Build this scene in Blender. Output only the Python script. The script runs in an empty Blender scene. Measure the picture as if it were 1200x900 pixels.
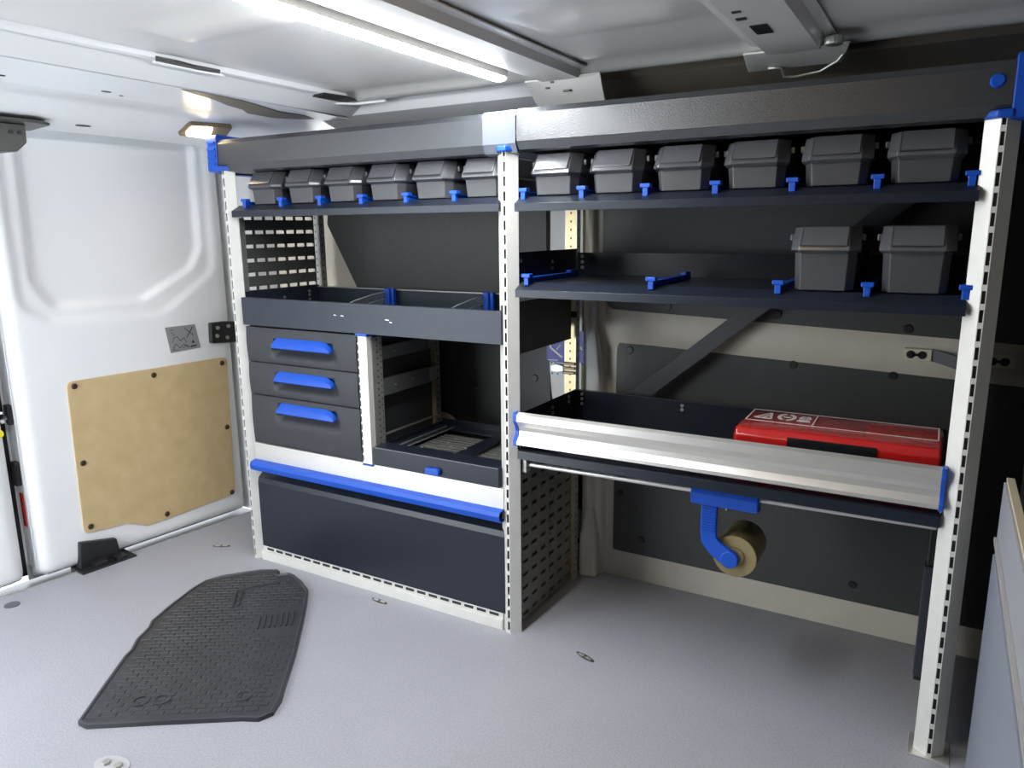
import bpy, bmesh, math, random
from mathutils import Vector, Matrix
random.seed(7)
PI = math.pi
SC = bpy.context.scene
COL = SC.collection

# ------------------------------------------------------------------ camera
cam_d = bpy.data.cameras.new('camera')
cam = bpy.data.objects.new('camera', cam_d); COL.objects.link(cam)
CP = Vector((1.8612, -1.5366, 1.0408)); YAW, PITCH, ROLL, FPX = .5244, .2057, -.0093, 874.0
fwd = Vector((-math.sin(YAW)*math.cos(PITCH), math.cos(YAW)*math.cos(PITCH), -math.sin(PITCH)))
rgt = Vector((math.cos(YAW), math.sin(YAW), 0)); upv = rgt.cross(fwd)
r2 = rgt*math.cos(ROLL)+upv*math.sin(ROLL); u2 = upv*math.cos(ROLL)-rgt*math.sin(ROLL)
m = Matrix((( r2.x, u2.x, -fwd.x, CP.x), (r2.y, u2.y, -fwd.y, CP.y), (r2.z, u2.z, -fwd.z, CP.z), (0, 0, 0, 1)))
cam.matrix_world = m
cam_d.sensor_width = 36; cam_d.sensor_fit = 'HORIZONTAL'; cam_d.lens = 36*FPX/1200; cam_d.clip_start = .01
SC.camera = cam

# ------------------------------------------------------------------ world: soft overcast daylight through the gap left in the near side
W = bpy.data.worlds.new('daylight'); SC.world = W; W.use_nodes = True
bg = W.node_tree.nodes['Background']; bg.inputs[0].default_value = (.88, .94, 1.0, 1); bg.inputs[1].default_value = 3.8
SC.view_settings.view_transform = 'Standard'; SC.view_settings.look = 'None'
SC.view_settings.exposure = 1.0; SC.view_settings.gamma = 1.0; SC.view_settings.use_curve_mapping = False
LED_POWER = 84.0
LAMP_POWER = 16.0

# ------------------------------------------------------------------ materials
MATS = {}
def mat(name, col, rough=.5, metal=0., noise=None, nscale=40., bump=0., bscale=200., coat=0., spec=.5, emit=None, estr=0., trans=0., alpha=1.):
    if name in MATS: return MATS[name]
    mt = bpy.data.materials.new(name); mt.use_nodes = True
    nt = mt.node_tree; b = nt.nodes['Principled BSDF']
    b.inputs['Base Color'].default_value = (*col, 1); b.inputs['Roughness'].default_value = rough
    b.inputs['Metallic'].default_value = metal; b.inputs['Coat Weight'].default_value = coat
    b.inputs['Coat Roughness'].default_value = .12
    b.inputs['Specular IOR Level'].default_value = spec
    if emit: b.inputs['Emission Color'].default_value = (*emit, 1); b.inputs['Emission Strength'].default_value = estr
    if trans: b.inputs['Transmission Weight'].default_value = trans
    if alpha < 1: b.inputs['Alpha'].default_value = alpha
    tc = nt.nodes.new('ShaderNodeTexCoord')
    if noise:
        n = nt.nodes.new('ShaderNodeTexNoise'); n.inputs['Scale'].default_value = nscale; n.inputs['Detail'].default_value = 5
        nt.links.new(tc.outputs['Object'], n.inputs['Vector'])
        r = nt.nodes.new('ShaderNodeValToRGB'); r.color_ramp.elements[0].position = .3; r.color_ramp.elements[1].position = .7
        r.color_ramp.elements[0].color = (*col, 1); r.color_ramp.elements[1].color = (*noise, 1)
        nt.links.new(n.outputs['Fac'], r.inputs['Fac']); nt.links.new(r.outputs['Color'], b.inputs['Base Color'])
    if bump:
        n2 = nt.nodes.new('ShaderNodeTexNoise'); n2.inputs['Scale'].default_value = bscale; n2.inputs['Detail'].default_value = 3
        nt.links.new(tc.outputs['Object'], n2.inputs['Vector'])
        bp = nt.nodes.new('ShaderNodeBump'); bp.inputs['Strength'].default_value = bump; bp.inputs['Distance'].default_value = .002
        nt.links.new(n2.outputs['Fac'], bp.inputs['Height']); nt.links.new(bp.outputs['Normal'], b.inputs['Normal'])
    MATS[name] = mt
    return mt
white = mat('white_body_paint', (.86, .865, .87), .36, coat=.15, noise=(.84, .845, .85), nscale=3)
ceilm = mat('roof_paint', (.72, .715, .69), .34, coat=.25, noise=(.69, .68, .65), nscale=4)
primer = mat('cream_body_paint', (.62, .57, .47), .42, noise=(.56, .51, .42), nscale=9)
shaded = mat('shaded_brown_grey', (.23, .20, .15), .5, noise=(.19, .165, .125), nscale=8)  # brown-grey darkened to carry the shade on the roof rail
lining = mat('grey_lining_board', (.048, .048, .046), .55, noise=(.060, .060, .058), nscale=220, bump=.15, bscale=500)
steel = mat('navy_powder_coat', (.012, .0155, .025), .28, noise=(.0145, .018, .028), nscale=60, bump=.12, bscale=900, spec=.38)
steelg = mat('charcoal_powder_coat', (.031, .033, .037), .45, noise=(.036, .038, .042), nscale=90, bump=.15, bscale=700)
hoodm = mat('grained_charcoal_hood', (.028, .030, .034), .30, bump=.45, bscale=380, spec=.9)
hoodj = mat('smooth_joint_cover', (.10, .11, .13), .25)
blue = mat('blue_plastic', (.000, .062, .42), .42, noise=(.001, .070, .47), nscale=15)
alu = mat('anodised_aluminium', (.72, .70, .66), .34, metal=.7, noise=(.69, .67, .63), nscale=30)
postm = mat('pale_post_aluminium', (.74, .73, .68), .42, metal=.25, noise=(.70, .69, .64), nscale=30)
galv = mat('galvanised_steel', (.50, .50, .47), .38, metal=.7, noise=(.42, .42, .38), nscale=50)
brass = mat('yellow_passivated_steel', (.62, .52, .30), .38, metal=.55, noise=(.54, .45, .26), nscale=50)
perf = mat('perforated_sheet_coat', (.24, .23, .20), .34, metal=.3, noise=(.20, .19, .165), nscale=20)
perfd = mat('dark_perforated_sheet_coat', (.095, .095, .093), .5)
binm = mat('grey_box_plastic', (.050, .051, .054), .42, noise=(.055, .056, .059), nscale=60, bump=.1, bscale=600)
lidm = mat('grey_lid_plastic', (.072, .074, .080), .22, noise=(.078, .080, .086), nscale=60, bump=.05, bscale=600, spec=.7)
drawm = mat('drawer_plastic', (.026, .028, .033), .48, noise=(.030, .032, .037), nscale=90, bump=.2, bscale=800, spec=.38)
black = mat('black_plastic', (.012, .012, .013), .45)
rubber = mat('black_rubber', (.028, .030, .034), .42, noise=(.040, .042, .047), nscale=14)
hardb = mat('hardboard', (.56, .41, .21), .5, noise=(.63, .475, .26), nscale=16, bump=.05)
screwm = mat('brown_screw_cap', (.035, .018, .010), .45)
floorm = mat('lilac_grey_floor', (.40, .40, .45), .5)
red = mat('red_plastic_film', (.46, .013, .012), .24, coat=.3, bump=.6, bscale=45)
blackf = mat('black_film_strip', (.01, .012, .013), .2, bump=.7, bscale=70)
whitep = mat('white_print', (.75, .70, .68), .5)
tapem = mat('brown_tape', (.16, .12, .05), .3)
tapec = mat('tape_card_side', (.27, .21, .095), .45)
clear = mat('clear_acrylic', (.92, .94, .95), .06, trans=.95)
clear.node_tree.nodes['Principled BSDF'].inputs['IOR'].default_value = 1.3
stickb = mat('blue_sticker', (.003, .010, .30), .4)
stickg = mat('grey_sticker', (.27, .27, .28), .5)
ink = mat('black_ink', (.02, .02, .02), .6)
cream = mat('cream_plastic', (.66, .62, .46), .5)
redr = mat('red_reflector', (.45, .02, .015), .25)
ledm = mat('led_diffuser', (1, 1, 1), .4, emit=(.93, .97, 1.0), estr=LED_POWER)
lampm = mat('lamp_lens', (1, .9, .75), .4, emit=(1.0, .80, .50), estr=LAMP_POWER)
lampm2 = mat('warm_lamp_lens', (1, .85, .65), .4, emit=(1.0, .66, .30), estr=LAMP_POWER*2.2)
yellow = mat('yellow_sticker', (.75, .65, .03), .5)
chip = mat('bare_edge_wood', (.50, .43, .30), .5)
boardm = mat('grey_board_face', (.30, .31, .34), .35)

def floor_nodes():
    nt = floorm.node_tree; b = nt.nodes['Principled BSDF']
    tc = nt.nodes.new('ShaderNodeTexCoord')
    n = nt.nodes.new('ShaderNodeTexNoise'); n.inputs['Scale'].default_value = 260; n.inputs['Detail'].default_value = 2
    nt.links.new(tc.outputs['Object'], n.inputs['Vector'])
    r = nt.nodes.new('ShaderNodeValToRGB')
    r.color_ramp.elements[0].position = .35; r.color_ramp.elements[0].color = (.30, .30, .328, 1)
    r.color_ramp.elements[1].position = .65; r.color_ramp.elements[1].color = (.372, .372, .402, 1)
    nt.links.new(n.outputs['Fac'], r.inputs['Fac'])
    # large pale scuff marks
    n3 = nt.nodes.new('ShaderNodeTexNoise'); n3.inputs['Scale'].default_value = 2.6; n3.inputs['Detail'].default_value = 6
    nt.links.new(tc.outputs['Object'], n3.inputs['Vector'])
    r3 = nt.nodes.new('ShaderNodeValToRGB'); r3.color_ramp.elements[0].position = .5; r3.color_ramp.elements[1].position = .75
    r3.color_ramp.elements[0].color = (0, 0, 0, 1); r3.color_ramp.elements[1].color = (.22, .22, .22, 1)
    nt.links.new(n3.outputs['Fac'], r3.inputs['Fac'])
    mx = nt.nodes.new('ShaderNodeMixRGB'); mx.inputs[2].default_value = (.44, .44, .47, 1)
    nt.links.new(r3.outputs['Color'], mx.inputs[0]); nt.links.new(r.outputs['Color'], mx.inputs[1])
    nt.links.new(mx.outputs['Color'], b.inputs['Base Color'])
    vo = nt.nodes.new('ShaderNodeTexVoronoi'); vo.inputs['Scale'].default_value = 330
    nt.links.new(tc.outputs['Object'], vo.inputs['Vector'])
    bp = nt.nodes.new('ShaderNodeBump'); bp.inputs['Strength'].default_value = .18; bp.inputs['Distance'].default_value = .001
    nt.links.new(vo.outputs['Distance'], bp.inputs['Height']); nt.links.new(bp.outputs['Normal'], b.inputs['Normal'])
floor_nodes()

# ------------------------------------------------------------------ mesh helpers
class MB:
    def __init__(s): s.v = []; s.f = []
    def add(s, v, f):
        o = len(s.v); s.v += [tuple(p) for p in v]; s.f += [tuple(i+o for i in q) for q in f]; return s
    def box(s, x0, x1, y0, y1, z0, z1):
        return s.add([(x0,y0,z0),(x1,y0,z0),(x1,y1,z0),(x0,y1,z0),(x0,y0,z1),(x1,y0,z1),(x1,y1,z1),(x0,y1,z1)],
                     [(0,3,2,1),(4,5,6,7),(0,1,5,4),(1,2,6,5),(2,3,7,6),(3,0,4,7)])
    def prism(s, pts, a0, a1, axis='z'):
        # pts polygon in the two other axes: x->(y,z)  y->(x,z)  z->(x,y)
        n = len(pts)
        def P(p, a):
            return (a, p[0], p[1]) if axis == 'x' else (p[0], a, p[1]) if axis == 'y' else (p[0], p[1], a)
        v = [P(p, a0) for p in pts]+[P(p, a1) for p in pts]
        f = [tuple(range(n)), tuple(range(2*n-1, n-1, -1))]+[(i, i+n, (i+1) % n+n, (i+1) % n) for i in range(n)]
        return s.add(v, f)
    def strip(s, prof, a0, a1, axis='x', t=.0015, off=None):
        # open profile given a thickness t (offset along its normal), extruded
        n = len(prof); q = []
        for i in range(n):
            d = Vector((0, 0))
            if i > 0: d += (Vector(prof[i])-Vector(prof[i-1])).normalized()
            if i < n-1: d += (Vector(prof[i+1])-Vector(prof[i])).normalized()
            d.normalize(); q.append((prof[i][0]-d.y*t, prof[i][1]+d.x*t))
        for i in range(n-1):
            s.prism([prof[i], prof[i+1], q[i+1], q[i]], a0, a1, axis)
        return s
    def loft(s, rings, cap=True):
        n = len(rings[0]); v = [p for r in rings for p in r]; f = []
        for k in range(len(rings)-1):
            for i in range(n):
                j = (i+1) % n; f.append((k*n+i, k*n+j, (k+1)*n+j, (k+1)*n+i))
        if cap: f += [tuple(range(n-1, -1, -1)), tuple((len(rings)-1)*n+i for i in range(n))]
        return s.add(v, f)
    def cyl(s, p0, p1, r, n=16, r1=None):
        p0 = Vector(p0); p1 = Vector(p1); d = (p1-p0).normalized()
        a = d.orthogonal().normalized(); b = d.cross(a); r1 = r if r1 is None else r1
        return s.loft([[p0+(a*math.cos(2*PI*i/n)+b*math.sin(2*PI*i/n))*r for i in range(n)],
                       [p1+(a*math.cos(2*PI*i/n)+b*math.sin(2*PI*i/n))*r1 for i in range(n)]])
    def tube(s, pts, r, n=10):
        rings = []; pts = [Vector(p) for p in pts]; a = None
        for i, p in enumerate(pts):
            d = (pts[min(i+1, len(pts)-1)]-pts[max(i-1, 0)]).normalized()
            if a is None: a = d.orthogonal().normalized()
            a = (a-d*a.dot(d)).normalized(); b = d.cross(a)
            rings.append([p+(a*math.cos(2*PI*k/n)+b*math.sin(2*PI*k/n))*r for k in range(n)])
        return s.loft(rings)
    def ring(s, c, axis, r0, r1, h, n=28):
        # flat annulus with thickness along axis ('x','y','z')
        out = []
        for (r, a) in ((r1, 0), (r1, h), (r0, h), (r0, 0)):
            rr = []
            for i in range(n):
                t = 2*PI*i/n; u, w = r*math.cos(t), r*math.sin(t)
                rr.append((c[0]+a, c[1]+u, c[2]+w) if axis == 'x' else (c[0]+u, c[1]+a, c[2]+w) if axis == 'y' else (c[0]+u, c[1]+w, c[2]+a))
            out.append(rr)
        return s.loft(out+[out[0]], cap=False)
    def build(s, name, material, parent=None, bevel=0., smooth=False, seg=2):
        me = bpy.data.meshes.new(name); me.from_pydata(s.v, [], s.f)
        bm = bmesh.new(); bm.from_mesh(me); bmesh.ops.recalc_face_normals(bm, faces=bm.faces); bm.to_mesh(me); bm.free()
        me.materials.append(material)
        o = bpy.data.objects.new(name, me); COL.objects.link(o)
        if parent: o.parent = parent
        if smooth:
            for p in me.polygons: p.use_smooth = True
            if smooth != 'all':
                try: me.set_sharp_from_angle(angle=math.radians(38))
                except Exception: pass
        if bevel:
            b = o.modifiers.new('bevel', 'BEVEL'); b.width = bevel; b.segments = seg; b.limit_method = 'ANGLE'; b.angle_limit = math.radians(35)
        return o
def tag(o, label=None, cat=None, group=None, kind=None):
    if label: o['label'] = label
    if cat: o['category'] = cat
    if group: o['group'] = group
    if kind: o['kind'] = kind
    return o
def thing(name, label, cat, loc=(0, 0, 0), rz=0., group=None, kind=None):
    o = bpy.data.objects.new(name, None); o.empty_display_size = .05; COL.objects.link(o)
    o.location = loc; o.rotation_euler = (0, 0, rz); return tag(o, label, cat, group, kind)
def copy_tree(o, parent=None):
    c = o.copy(); COL.objects.link(c); c.parent = parent
    for ch in list(o.children): copy_tree(ch, c)
    return c
def inside(p, poly):
    x, y = p; r = False; n = len(poly)
    for i in range(n):
        x0, y0 = poly[i]; x1, y1 = poly[i-1]
        if (y0 > y) != (y1 > y) and x < (x1-x0)*(y-y0)/(y1-y0)+x0: r = not r
    return r
def sdf(p, poly):
    d = 1e9; n = len(poly); px, py = p
    for i in range(n):
        ax, ay = poly[i-1]; bx, by = poly[i]; ex, ey = bx-ax, by-ay
        t = max(0, min(1, ((px-ax)*ex+(py-ay)*ey)/(ex*ex+ey*ey+1e-12)))
        d = min(d, math.hypot(px-ax-t*ex, py-ay-t*ey))
    return -d if inside(p, poly) else d
def rounded(poly, r, n=5):
    out = []; N = len(poly)
    for i in range(N):
        p = Vector(poly[i]); a = Vector(poly[i-1])-p; b = Vector(poly[(i+1) % N])-p
        k = r[i] if isinstance(r, (list, tuple)) else r
        if k <= 0: out.append(tuple(p)); continue
        ang = a.angle(b); tl = min(k/math.tan(ang/2), a.length*.48, b.length*.48)
        p0 = p+a.normalized()*tl; p1 = p+b.normalized()*tl
        for j in range(n+1):
            t = j/n; q = p0*(1-t)**2+p*2*t*(1-t)+p1*t*t; out.append(tuple(q))
    return out
def sstep(t): t = max(0, min(1, t)); return t*t*(3-2*t)
def struct(o): o['kind'] = 'structure'; return o
def text_obj(body, size, loc, rot, material, name, parent, depth=.0003):
    cu = bpy.data.curves.new(name, 'FONT'); cu.body = body; cu.size = size; cu.extrude = depth
    t = bpy.data.objects.new(name, cu); COL.objects.link(t)
    dg = bpy.context.evaluated_depsgraph_get(); me = bpy.data.meshes.new_from_object(t.evaluated_get(dg))
    bpy.data.objects.remove(t); me.materials.clear(); me.materials.append(material)
    o = bpy.data.objects.new(name, me); COL.objects.link(o); o.parent = parent; o.location = loc; o.rotation_euler = rot
    return o

# ================================================================== SETTING
ZC = 1.40
# floor board with the slanted rear edge
fl = MB().prism([(-.437, -.56), (-.335, .30), (-.335, .45), (2.07, .45), (2.07, -1.75), (-.56, -1.75)], -.025, 0).build('floor', floorm)
struct(fl)
edge = MB().prism([(-.437, -.56), (-.335, .30), (-.329, .30), (-.431, -.56)], 0, .0018)
edge.prism([(-.437, -.56), (-.431, -.56), (-.554, -1.75), (-.56, -1.75)], 0, .0018)
struct(edge.build('trim_1', alu))
# dark sill below the doors and the rubber in the door gap
sill = MB().prism([(-.62, -1.75), (-.50, .34), (-.33, .34), (-.55, -1.75)], -.06, -.026)
struct(sill.build('trim_2', black))
# side wall skin behind the rack (cream body paint)
wb = MB().box(-.40, 2.07, .45, .47, 0, 1.30)
struct(wb.build('wall_back', primer))
# rear corner pillar between door and side wall
rp = MB().prism(rounded([(-.50, .30), (-.345, .295), (-.30, .36), (-.29, .45), (-.5, .45)], [0, .02, .03, 0, 0]), 0, 1.36)
struct(rp.build('wall_left', white, smooth=True))
# bulkhead at the front of the load bay
struct(MB().box(2.07, 2.09, -1.75, .47, -.02, 1.42).build('wall_right', lining))
# unseen near wall, added dark to keep daylight off the right; open towards the rear
struct(MB().box(.30, 2.09, -1.78, -1.75, -.02, 1.42).build('wall_light_block', lining))
# roof skin with pressed ribs and rolled edge
def roof(x0, x1, name, ribs):
    nx = max(8, int((x1-x0)/.02)); ys = [-1.75+1.83*i/60 for i in range(61)]+[.10, .115, .13, .142, .152, .16, .166, .17]
    b = MB(); v = []
    for i in range(nx+1):
        x = x0+(x1-x0)*i/nx
        for y in ys:
            z = ZC
            if y > .08: t = (y-.08)/.09; z -= .016*math.sin(PI*min(1, t*1.0))*1.0; z += .012*max(0, t-.6)/.4
            for (ax, bx, ay, by, h) in ribs:
                dx = min(x-ax, bx-x); dy = min(y-ay, by-y); d = min(dx, dy)
                z -= h*sstep(d/.028)
            v.append((x, y, z))
    n = len(ys); f = [(i*n+j, (i+1)*n+j, (i+1)*n+j+1, i*n+j+1) for i in range(nx) for j in range(n-1)]
    b.add(v, f); return struct(b.build(name, ceilm, smooth='all'))
roof(.40, 2.07, 'ceiling', [(.56, .88, -.61, -.50, .012), (1.15, 1.46, -.30, -.16, .011), (1.70, 2.1, -.30, -.16, .011), (.56, .88, -1.2, -1.10, .012)])
struct(MB().box(-.6, 2.09, -1.78, .5, 1.425, 1.44).build('ceiling', ceilm))
# roof side rail: white near the rear, further forward brown-grey with its shade put into the colour
prof = [(.172, 1.412), (.205, 1.365), (.30, 1.335), (.40, 1.315), (.452, 1.27)]
struct(MB().strip(prof, .20, 1.0, 'x', .004).build('trim_3', white, smooth=True))
prof2 = [(.172, 1.414), (.215, 1.385), (.30, 1.36), (.40, 1.33), (.452, 1.27)]
struct(MB().strip(prof2, 1.0, 2.07, 'x', .004).build('trim_4', shaded, smooth=True))
# header beam over the rear doors
hp = [(.43, 1.402), (.418, 1.400), (.412, 1.390), (.400, 1.388), (.394, 1.393), (.330, 1.366), (.318, 1.3615), (.306, 1.374), (.298, 1.3635),
      (.15, 1.367), (.02, 1.370), (.0, 1.3695), (-.02, 1.362), (-.085, 1.331), (-.105, 1.324), (-.13, 1.3205), (-.285, 1.3135), (-.298, 1.317), (-.305, 1.345), (-.40, 1.374), (-.70, 1.385)]
hb = MB()
N = 40; v = []; f = []
for i in range(N+1):
    y = -1.75+2.2*i/N
    for (x, z) in hp:
        dz = -.010*max(0, (y-.0)/.45)**2*2.2 if x < .30 else 0
        v.append((x, y, z+dz))
n = len(hp)
for i in range(N):
    for j in range(n-1): f.append((i*n+j, i*n+j+1, (i+1)*n+j+1, (i+1)*n+j))
hb.add(v, f); header = struct(hb.build('trim_5', white, smooth=True))
# oval and round punched holes in the header, dark inside
def header_part(name, pts, material, z):
    p = MB().prism(pts, z, z+.003).build(name, material, header); return p
for (x, y, a, b, z) in ((.089, -.388, .012, .007, 1.3672), (.064, -.334, .005, .004, 1.3678), (.087, -.618, .007, .006, 1.3672), (-.165, -.30, .020, .011, 1.3170)):
    header_part('hole', [(x+b*math.cos(t*PI/6), y+a*math.sin(t*PI/6)) for t in range(12)], black, z)
# dark notch where a roof bow meets the header
MB().prism([(.402, -.475), (.43, -.495), (.432, -.45), (.424, -.40), (.428, -.335), (.408, -.32), (.400, -.37)], 1.3865, 1.3905).build('bow_gap', black, header)
MB().prism([(.398, -.48), (.403, -.47), (.399, -.37), (.406, -.31), (.400, -.30), (.391, -.36), (.391, -.46)], 1.383, 1.3875).build('notch_lip', white, header, bevel=.001)
MB().prism([(.335, .06), (.37, .0), (.425, -.01), (.44, .06), (.425, .12), (.37, .12)], 1.3845, 1.389).build('bow_gap', black, header)
MB().prism([(.31, .08), (.335, -.02), (.347, -.02), (.36, .09), (.40, .135), (.5, .14), (.5, .152), (.37, .155), (.325, .12)], 1.379, 1.386).build('notch_lip', white, header, bevel=.002)
# ragged opening near the corner with torn-looking metal edges
MB().prism([(.285, -.33), (.262, -.28), (.235, -.20), (.195, -.13), (.165, -.05), (.125, .0), (.118, .10), (.16, .16), (.20, .19), (.225, .12), (.215, .03), (.245, -.05), (.28, -.15), (.298, -.30)], 1.3622, 1.3645).build('slot', shaded, header)
# cross members under the roof
def bow(name, x0, x1, y0, y1, drop, holes, fall=.05):
    e = thing(name, None, None, kind='structure')
    prof = [(x0-.02, ZC-.004), (x0, ZC-.006), (x0+.012, ZC-drop), (x1-.012, ZC-drop), (x1, ZC-.006), (x1+.02, ZC-.004)]
    MB().strip(prof, y0, y1, 'y', -.003).build('channel', ceilm, e, smooth=True)
    xm = (x0+x1)/2
    # sloping end plate reaching down to the side rail
    ep = MB()
    ep.add([(x0-.035, y1-.02, ZC-drop), (x1+.045, y1-.02, ZC-drop), (x1+.02, y1+.075, ZC-drop-fall), (x0-.045, y1+.075, ZC-drop-fall),
            (x0-.035, y1-.02, ZC-drop+.004), (x1+.045, y1-.02, ZC-drop+.004), (x1+.02, y1+.08, ZC-drop-fall+.004), (x0-.045, y1+.08, ZC-drop-fall+.004)],
           [(0,1,2,3),(4,7,6,5),(0,4,5,1),(1,5,6,2),(2,6,7,3),(3,7,4,0)])
    ep.build('end_plate', ceilm, e, bevel=.003)
    for (hx, hy, a, b) in holes:
        if hy < y1-.02: MB().box(hx-a, hx+a, hy-b, hy+b, ZC-drop-.0046, ZC-drop+.001).build('hole', black, e)
        else:
            z = ZC-drop-fall*(hy-y1+.02)/.095
            MB().prism([(hx+a*math.cos(t*PI/6), hy+b*math.sin(t*PI/6)) for t in range(12)], z-.0022, z+.001).build('hole', black, e)
    return e
bow('trim_6', .985, 1.10, -1.75, .13, .020, [(1.0, .135, .006, .004), (1.045, .15, .012, .007), (1.02, .118, .005, .003)])
b2 = bow('trim_7', 1.50, 1.62, -1.75, .11, .022, [(1.545, -.115, .014, .032), (1.53, -.20, .008, .006), (1.533, -.245, .007, .004)], .016)
MB().tube([(1.50, .165, 1.362), (1.525, .168, 1.362), (1.53, .18, 1.345), (1.552, .182, 1.343), (1.60, .18, 1.348), (1.635, .165, 1.362), (1.655, .13, 1.376)], .0028).build('wire_clip', galv, b2, smooth='all')
MB().cyl((1.64, .055, 1.37), (1.64, .055, 1.385), .017, 14).build('plug', galv, b2, bevel=.003)

# ------------------------------------------------------------------ rear doors
DO = Vector((-.385, 0, 0)); DTH = -.11
REC = [(-.335, 1.50), (-.348, .90), (-.298, .824), (-.027, .828), (.147, .916), (.186, .986), (.192, 1.50)]
REC = rounded(REC, [0, .05, .05, .10, .08, .05, 0])
REC2 = rounded([(-.395, 1.50), (-.39, .835), (-.314, .785), (.027, .775), (.225, .905), (.235, 1.50)], [0, .06, .06, .1, .08, 0])
def leaf(name, y0, y1, z0, z1, mirror=False, rel=True):
    e = thing(name, None, None, DO, DTH, kind='structure')
    bm = MB(); ny, nz = int((y1-y0)/.009), int((z1-z0)/.010); v = []
    foot = rounded([(y0, z0), (y1, z0), (y1, z1), (y0, z1)], [.05, .03, .03, .05], 8)
    R_ = .040
    for i in range(ny+1):
        y = y0+(y1-y0)*i/ny
        for k in range(nz+1):
            z = z0+(z1-z0)*k/nz
            d = -sdf((y, z), foot)
            x = 0.
            if d < R_: q = 1-max(0, d)/R_; x -= .030*(1-math.sqrt(max(0, 1-q*q)))
            if d < 0: x -= .03
            if rel:
                ym = -.93-y if mirror else y
                x -= .010*sstep(.5-sdf((ym, z), REC2)/.030)
                x -= .016*sstep(.5-sdf((ym, z), REC)/.022)
            v.append((x, y, z))
    m_ = nz+1
    f = [(i*m_+k, (i+1)*m_+k, (i+1)*m_+k+1, i*m_+k+1) for i in range(ny) for k in range(nz)]
    bm.add(v, f); bm.build('inner_panel', white, e, smooth='all')
    # edge returns
    sd = MB().box(-.085, -.028, y0+.001, y0+.004, z0+.03, z1).box(-.085, -.028, y1-.004, y1-.001, z0+.03, z1).box(-.085, -.028, y0+.03, y1-.03, z0+.001, z0+.004)
    sd.build('edge_return', white, e)
    MB().box(-.10, -.085, y0-.005, y1+.005, z0-.02, z1).build('outer_skin', white, e)
    return e
d1 = leaf('door_1', -.44, .283, .004, 1.372)
d2 = leaf('door_2', -1.35, -.475, .012, 1.372, mirror=True)
# gasket between the leaves
MB().box(-.100, -.086, -.478, -.437, .0, 1.372).build('gasket', black, d1)
# hardboard panel and caps
HB = [(-.298, .597), (.246, .598), (.231, .084), (-.076, .069), (-.106, .070), (-.171, .101), (-.221, .103), (-.305, .111)]
HB = rounded(HB, [.02, .02, .02, 0, .02, .02, 0, .02])
hbp = MB().prism([(a, b) for a, b in HB], .000, .005, 'x').build('hardboard_panel', hardb, d1, bevel=.001)
for (a, b) in [(-.281, .591), (-.028, .585), (.228, .588), (.225, .342), (.222, .093), (-.034, .089), (-.287, .128), (-.285, .337)]:
    a2 = a*.985; b2_ = b-.010 if b > .5 else b
    MB().cyl((.005, a2, b2_), (.0095, a2, b2_), .0095, 14, .007).build('screw_cap', screwm, hbp, smooth=True)
# hinge block
hg = MB().prism(rounded([(.183, .655), (.275, .648), (.288, .655), (.288, .722), (.24, .727), (.186, .727)], .006), 0, .022, 'x').build('hinge_plate', black, d1, bevel=.003)
for (a, b) in [(.208, .708), (.204, .680), (.25, .71), (.243, .670)]:
    MB().cyl((.022, a, b), (.027, a, b), .0065, 10).build('bolt', galv, hg)
# printed instruction sticker
st = MB().prism([(.029, .727), (.137, .727), (.151, .644), (.041, .639)], .0005, .0015, 'x').build('instruction_sticker', stickg, d1)
def sline(b, p, q, w=.0011, x=.0016):
    p = Vector(p); q = Vector(q); d = (q-p).normalized(); nrm = Vector((-d.y, d.x))*w
    return b.prism([tuple(p+nrm), tuple(q+nrm), tuple(q-nrm), tuple(p-nrm)], x, x+.0003, 'x')
b = MB()
sline(b, (.098, .718), (.128, .690)); sline(b, (.128, .720), (.102, .685), .0014)
for pts in ([(.05, .672), (.056, .690), (.068, .692), (.078, .676), (.092, .686), (.10, .668)], [(.052, .655), (.062, .668), (.075, .652), (.09, .664), (.105, .652)],
            [(.045, .715), (.058, .716)], [(.046, .706), (.057, .707)], [(.05, .698), (.062, .70)], [(.055, .66), (.05, .648), (.07, .646)], [(.085, .65), (.098, .66), (.112, .65)]):
    for p, q in zip(pts, pts[1:]): sline(b, p, q, .0009)
b.prism([(.118, .664), (.130, .664), (.125, .676)], .0016, .0019, 'x'); b.prism([(.114, .650), (.136, .652), (.136, .657), (.114, .655)], .0016, .0019, 'x')
b.build('print', ink, st)
# latch parts on the leaf edge
MB().prism(rounded([(-.05, .49), (-.032, .49), (-.032, .55), (-.06, .55), (-.06, .51)], .005), -.452, -.438, 'y').build('latch', black, d1, bevel=.002)
MB().cyl((-.045, -.455, .512), (-.012, -.475, .510), .006, 10).build('latch_pin', galv, d1, smooth=True)
MB().prism(rounded([(-.075, .30), (-.040, .30), (-.036, .375), (-.07, .375)], .008), -.452, -.438, 'y').build('latch', black, d1, bevel=.002)
MB().box(-.062, -.044, -.4435, -.438, .17, .275).build('reflector', redr, d1, bevel=.001)
# lower latch cover
lc = MB()
lc.prism([(-.325, .090), (-.214, .066), (-.205, -.005), (-.335, -.005)], -.015, .018, 'x').build('latch_cover', black, d1, bevel=.004)
MB().box(-.03, .055, -.345, -.175, -.012, .006).box(-.01, .045, -.30, -.26, .004, .02).box(0, .05, -.235, -.20, .004, .016).build('latch_cover', black, d1, bevel=.003)
# second leaf: sticker and pressed step
MB().cyl((.0, -.492, .478), (.0012, -.492, .478), .012, 18).build('round_sticker', yellow, d2)
MB().prism([(-.475, .534), (-1.2, .53), (-1.2, .545), (-.475, .541)], -.004, .0012, 'x').build('pressed_seam', white, d2, bevel=.001)

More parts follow.
